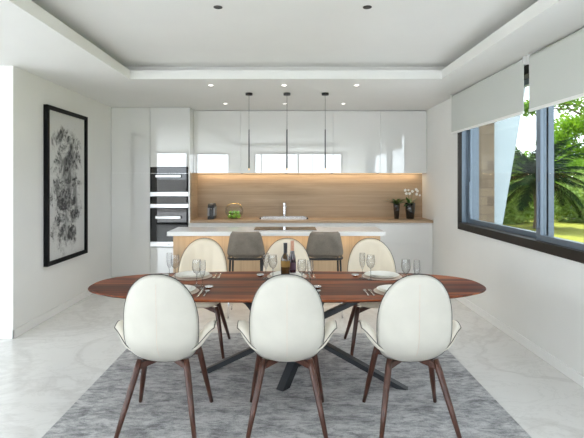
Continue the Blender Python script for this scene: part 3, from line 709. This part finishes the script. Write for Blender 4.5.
def leaf(m, base, tip, w, droop=0, n=6, fold=.25):
    base, tip = Vector(base), Vector(tip); d = tip-base; sd = d.cross(V(0,0,1)); sd = sd.normalized() if sd.length > 1e-6 else V(1,0,0); up = sd.cross(d).normalized()
    rows = []
    for i in range(n+1):
        t_ = i/n; c = base+d*t_+V(0,0,-droop*t_*t_)+up*0; ww = w*sin(pi*min(1, .12+.88*t_))**.7 if i < n else .0005
        rows.append([m.bm.verts.new(c-sd*ww+up*ww*fold), m.bm.verts.new(c), m.bm.verts.new(c+sd*ww+up*ww*fold)])
    for a, b in zip(rows, rows[1:]): m.face([a[0],a[1],b[1],b[0]]); m.face([a[1],a[2],b[2],b[1]])
r = thing('potted_succulent', 'spiky succulent in the smaller black pot on the worktop', 'potted plant', (1.757, 7.60, ZC))
MB().lathe([(0,0),(.033,0),(.036,.004),(.052,.20),(.053,.24),(.049,.24),(.047,.215),(0,.21)], (0,0,0), 28).build('pot', M['pot'], r)
m = MB()
for i in range(22):
    a = i*2.4; L = .13+.12*(i/22); el = .95-.95*i/22
    leaf(m, (0,0,.232), (L*cos(a)*cos(el)*1.15, L*sin(a)*cos(el),   .285+L*sin(el)*.5), .019, .014, 6)
m.build('leaves', M['succulent'], r, fix=False)
r = thing('potted_orchid', 'white orchid in the larger black pot on the worktop', 'potted plant', (1.975, 7.60, ZC))
MB().lathe([(0,0),(.058,0),(.061,.004),(.078,.15),(.081,.255),(.076,.255),(.073,.23),(0,.225)], (0,0,0), 32).build('pot', M['pot'], r)
m = MB()
for b, t_, w in (((-.02,0,.23),(-.08,-.05,.37),.026), ((.02,0,.23),(.10,-.03,.35),.022), ((-.03,-.03,.24),(-.125,-.09,.215),.03), ((.0,.03,.23),(.04,.12,.34),.025), ((0,-.02,.23),(.02,-.13,.27),.026)): leaf(m, b, t_, w, .02, 8, .3)
m.build('leaves', M['orchid_leaf'], r, fix=False)
for pts in ([(-.01,0,.23),(-.03,0,.38),(-.06,-.02,.46),(-.11,-.03,.47)], [(.02,0,.23),(.03,0,.38),(.06,-.01,.47),(.10,-.02,.46)]):
    MB().tube(pts, .003, 6).build('stem', M['orchid_leaf'], r)
fl = [(-.087,.457),(-.072,.405),(-.042,.46),(-.018,.405),(.025,.44),(.082,.47),(.108,.445),(.092,.395),(.14,.378)]
for i, (x, z) in enumerate(fl):
    m = MB(); q = .024 if i != 2 and i != 8 else .017; cy = -.03-.01*(i % 3)
    for k in range(5):
        a = pi/2+2*pi*k/5+.2*i; c = V(x, cy, z); d = V(cos(a), 0, sin(a)); sd = V(-sin(a), 0, cos(a)); ww = q*.55
        vs = [m.bm.verts.new(c), m.bm.verts.new(c+d*q*.55+sd*ww+V(0,-.005,0)), m.bm.verts.new(c+d*q*1.15+V(0,-.002,0)), m.bm.verts.new(c+d*q*.55-sd*ww+V(0,-.005,0))]; m.face(vs)
    m.sphere((x, cy-.005, z), .004, 8, 6); m.build('flower', M['petal'], r, fix=False)

# ------------------------------------------------------------------ outside
GZ = -.12
struct(bx(-40, 60, -14, 60, GZ-.3, GZ).build('lawn', M['lawn']), 'sunlit yellow-green lawn beyond the window', 'lawn')
struct(MB().box(-16, 9, -10, YR-.21, GZ+.002, -.02).box(-16, XW-.21, YR-.21, 12, GZ+.002, -.02).box(XR+.26, 6.0, YR-.21, 8.3, GZ+.002, -.02).build('terrace_and_bounce_paving', M['paving']), 'pale terrace behind the glazed front, with unseen side paving added to neutralise bounce', 'terrace')  # side strips are unseen, added so light bounced indoors stays neutral
struct(bx(-16, 12, -10.3, -10, GZ, 1.65).build('garden_wall', M['garden']), 'grey garden wall beyond the terrace', 'wall')
tag(bx(XR+.3, 3.72, 8.5, 8.9, GZ, 5.2).build('stone_pier', M['stone']), 'travertine-clad pier outside the far end of the window', 'pier')
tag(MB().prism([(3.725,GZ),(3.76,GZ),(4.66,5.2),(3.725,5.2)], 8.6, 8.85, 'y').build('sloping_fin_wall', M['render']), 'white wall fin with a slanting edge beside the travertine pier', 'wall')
def cloud(m, c, rad, n, size, rnd, shell=.55, zsq=1.0):
    c = Vector(c)
    for _ in range(n):
        d = V(rnd.gauss(0,1), rnd.gauss(0,1), rnd.gauss(0,1)).normalized(); q = (shell+(1-shell)*rnd.random())*(1+.18*sin(5*d.x+3*d.z)*cos(4*d.y))
        p = c + V(d.x*rad[0], d.y*rad[1], d.z*rad[2])*q
        if p.z < GZ+.02: p.z = GZ+.02+rnd.random()*.1
        a = V(rnd.gauss(0,1), rnd.gauss(0,1), rnd.gauss(0,.6)).normalized(); b = a.cross(V(rnd.gauss(0,1), rnd.gauss(0,1), rnd.gauss(0,1))).normalized(); s = size*(.6+.8*rnd.random())
        m.face([m.bm.verts.new(p-a*s), m.bm.verts.new(p+b*s*.45), m.bm.verts.new(p+a*s), m.bm.verts.new(p-b*s*.45)], False)
def shrub(name, label, x, y, rad, zc, n, size, mat, seed, cat='shrub'):
    r = thing(name, label, cat, (x, y, GZ)); m = MB(); cloud(m, (0,0,zc-GZ), rad, n, size, random.Random(seed)); 
    for v in m.bm.verts: v.co.z = max(v.co.z, .01)
    m.build('foliage', mat, r, fix=False)
    s = MB()
    for k in range(4): s.tube([(0.03*k-.05, .03*(k%2), 0), (.25*rad[0]*cos(k*1.7), .25*rad[1]*sin(k*1.7), (zc-GZ)*.8)], [.03,.012], 6)
    s.build('stem', M['bark'], r); return r
def tree(label, x, y, h, trunk, blobs, n, size, mat, seed):
    r = thing('garden_tree', label, 'tree', (x, y, GZ)); rnd = random.Random(seed); m = MB(); tr = MB()
    tr.tube([(0,0,0),(.1,0,h*.3),(-.05,.05,h*.65)], [trunk, trunk*.8, trunk*.6], 8)
    for (bx_, by_, bz_, q) in blobs:
        tr.tube([(-.05,.05,h*.6), ((bx_)*.6, by_*.6, bz_-.1*q), (bx_, by_, bz_)], [trunk*.5, trunk*.3, trunk*.1], 6)
        cloud(m, (bx_, by_, bz_), (q, q, q*.75), n, size, rnd, .25)
    m.build('foliage', mat, r, fix=False); tr.build('trunk', M['bark'], r)
shrub('round_shrub', 'rounded grey-green shrub left of the garden palm', 8.75, 19.4, (1.5,1.1,1.2), .75, 5200, .085, M['leafgrey'], 3)
shrub('round_shrub', 'rounded bright shrub right of the garden palm', 12.3, 19.6, (1.35,1.1,1.15), .75, 5200, .085, M['leafgrey'], 4)
shrub('round_shrub', 'tall mixed shrub directly behind the garden palm', 10.9, 22.0, (1.7,1.1,1.7), 1.2, 5200, .10, M['leafmid'], 5)
shrub('boundary_hedge', 'long leafy hedge across the back of the garden', 13, 24.5, (7,1.0,1.7), 1.3, 16000, .12, M['leafmid'], 6, 'hedge')
tree('open bright green tree at the left of the garden behind the palm', 10.8, 27.5, 4.5, .12, [(-.6,0,3.6,1.1),(.3,.3,4.1,1.0),(-.3,-.2,2.5,1.2),(-1.4,0,2.6,.9),(1.3,0,3.6,1.1)], 900, .12, M['leafmid'], 8)
tree('bright yellow-green tree right of the palm', 16.2, 27.5, 4.5, .14, [(-.6,0,4.0,1.1),(.5,.1,3.4,1.2),(1.4,0,5.0,1.2),(-.9,-.3,2.6,1.1),(1.5,0,2.6,1.2),(.2,0,4.9,1.0)], 1100, .12, M['leafbright'], 9)
tree('tree whose leafy branches hang across the top of the window view', 9.7, 13.2, 4.6, .09, [(-3.0,0,3.72,.3),(-2.6,0,3.85,.4),(-1.9,0,3.9,.45),(-1.2,-.2,3.7,.5),(-.4,0,3.9,.7),(.6,-.6,3.7,.65)], 260, .075, M['leafmid'], 10)
# palm
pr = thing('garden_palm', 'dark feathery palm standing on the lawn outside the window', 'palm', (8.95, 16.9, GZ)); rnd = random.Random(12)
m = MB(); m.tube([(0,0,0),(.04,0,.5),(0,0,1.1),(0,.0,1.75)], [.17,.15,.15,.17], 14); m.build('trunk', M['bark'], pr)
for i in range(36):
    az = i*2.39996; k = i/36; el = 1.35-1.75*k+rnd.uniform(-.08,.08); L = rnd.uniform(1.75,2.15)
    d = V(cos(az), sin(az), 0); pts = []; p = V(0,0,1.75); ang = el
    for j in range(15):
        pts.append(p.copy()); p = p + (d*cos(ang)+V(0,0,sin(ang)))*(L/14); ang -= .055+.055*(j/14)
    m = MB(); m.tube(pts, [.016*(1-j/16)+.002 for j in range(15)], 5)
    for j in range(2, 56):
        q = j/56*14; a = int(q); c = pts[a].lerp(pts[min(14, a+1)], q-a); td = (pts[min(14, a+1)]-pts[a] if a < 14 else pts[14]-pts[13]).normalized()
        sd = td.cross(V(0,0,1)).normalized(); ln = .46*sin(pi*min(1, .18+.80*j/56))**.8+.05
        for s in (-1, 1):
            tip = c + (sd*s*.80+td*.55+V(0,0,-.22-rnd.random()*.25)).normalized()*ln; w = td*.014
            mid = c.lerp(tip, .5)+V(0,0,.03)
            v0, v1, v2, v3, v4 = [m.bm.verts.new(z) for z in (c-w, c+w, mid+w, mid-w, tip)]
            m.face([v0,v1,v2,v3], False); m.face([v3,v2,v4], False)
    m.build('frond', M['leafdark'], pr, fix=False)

# ------------------------------------------------------------------ light
W = bpy.data.worlds.new('sky'); S.world = W; W.use_nodes = True
bg = W.node_tree.nodes['Background']; bg.inputs[0].default_value = (.86,.93,1.0,1); bg.inputs[1].default_value = 5.2
def light(name, typ, loc, rot, energy, color=(1,1,1), **k):
    l = bpy.data.lights.new(name, typ); l.energy = energy; l.color = color
    for a, b in k.items(): setattr(l, a, b)
    o = bpy.data.objects.new(name, l); COL.objects.link(o); o.location = loc; o.rotation_euler = rot; return o
def sun_dir(o, d): o.rotation_euler = (-Vector(d)).to_track_quat('-Z', 'Y').to_euler() if False else Vector(d).to_track_quat('-Z', 'Y').to_euler()
sn = light('sun', 'SUN', (0,0,8), (0,0,0), 15.0, (1,.97,.93), angle=.01); sun_dir(sn, (.10,-.36,-1.0))
def portal(name, loc, rot, sx, sy):
    o = light(name, 'AREA', loc, rot, 1, shape='RECTANGLE', size=sx, size_y=sy); o.data.cycles.is_portal = True; return o
for i, (a, b) in enumerate(GL): portal('sky_portal', ((a+b)/2, YR-.22, 1.32), (pi/2, 0, 0), b-a, 2.64)
portal('sky_portal', (XW-.22, 1.15, 1.32), (0, -pi/2, 0), 2.64, 6.1)
portal('sky_portal', (XR+.27, (WY0+WY1)/2, (WZ0+WZ1)/2), (0, pi/2, 0), WZ1-WZ0, WY1-WY0)
light('under_cabinet_light', 'AREA', (.35, YB-.085, 1.682), (0,0,0), 5, (1,.78,.52), shape='RECTANGLE', size=3.6, size_y=.012)
light('island_light', 'AREA', (-.13, py-.09, IZ-.062), (0,0,0), 2.6, (1,.78,.52), shape='RECTANGLE', size=2.55, size_y=.012)
light('cove_light', 'AREA', (0, TY1+.10, 2.74), (pi,0,0), .15, (1,.97,.92), shape='RECTANGLE', size=3.4, size_y=.03)
for y in (5.63, 6.96):
    for x in (-.905, -.035, .825): light('downlight_beam', 'SPOT', (x, y, H-.012), (0,0,0), 23, (1,.95,.89), spot_size=1.5, spot_blend=.8, shadow_soft_size=.034)

# ------------------------------------------------------------------ camera and view
cd = bpy.data.cameras.new('camera'); cam = bpy.data.objects.new('camera', cd); COL.objects.link(cam); S.camera = cam
cam.location = (0, 0, 1.554); cam.rotation_euler = (pi/2, 0, 0)
cd.sensor_width = 36; cd.sensor_fit = 'HORIZONTAL'; cd.lens = 474/584*36; cd.shift_x = 5/584; cd.shift_y = -37.5/584; cd.clip_start = .05; cd.clip_end = 300
S.view_settings.view_transform = 'Standard'; S.view_settings.look = 'None'; S.view_settings.gamma = 1; S.view_settings.use_curve_mapping = False
S.view_settings.exposure = .22
c = S.cycles; c.use_denoising = True; c.max_bounces = 14; c.diffuse_bounces = 8; c.glossy_bounces = 5; c.transparent_max_bounces = 24; c.caustics_reflective = False; c.caustics_refractive = False; c.sample_clamp_indirect = 8
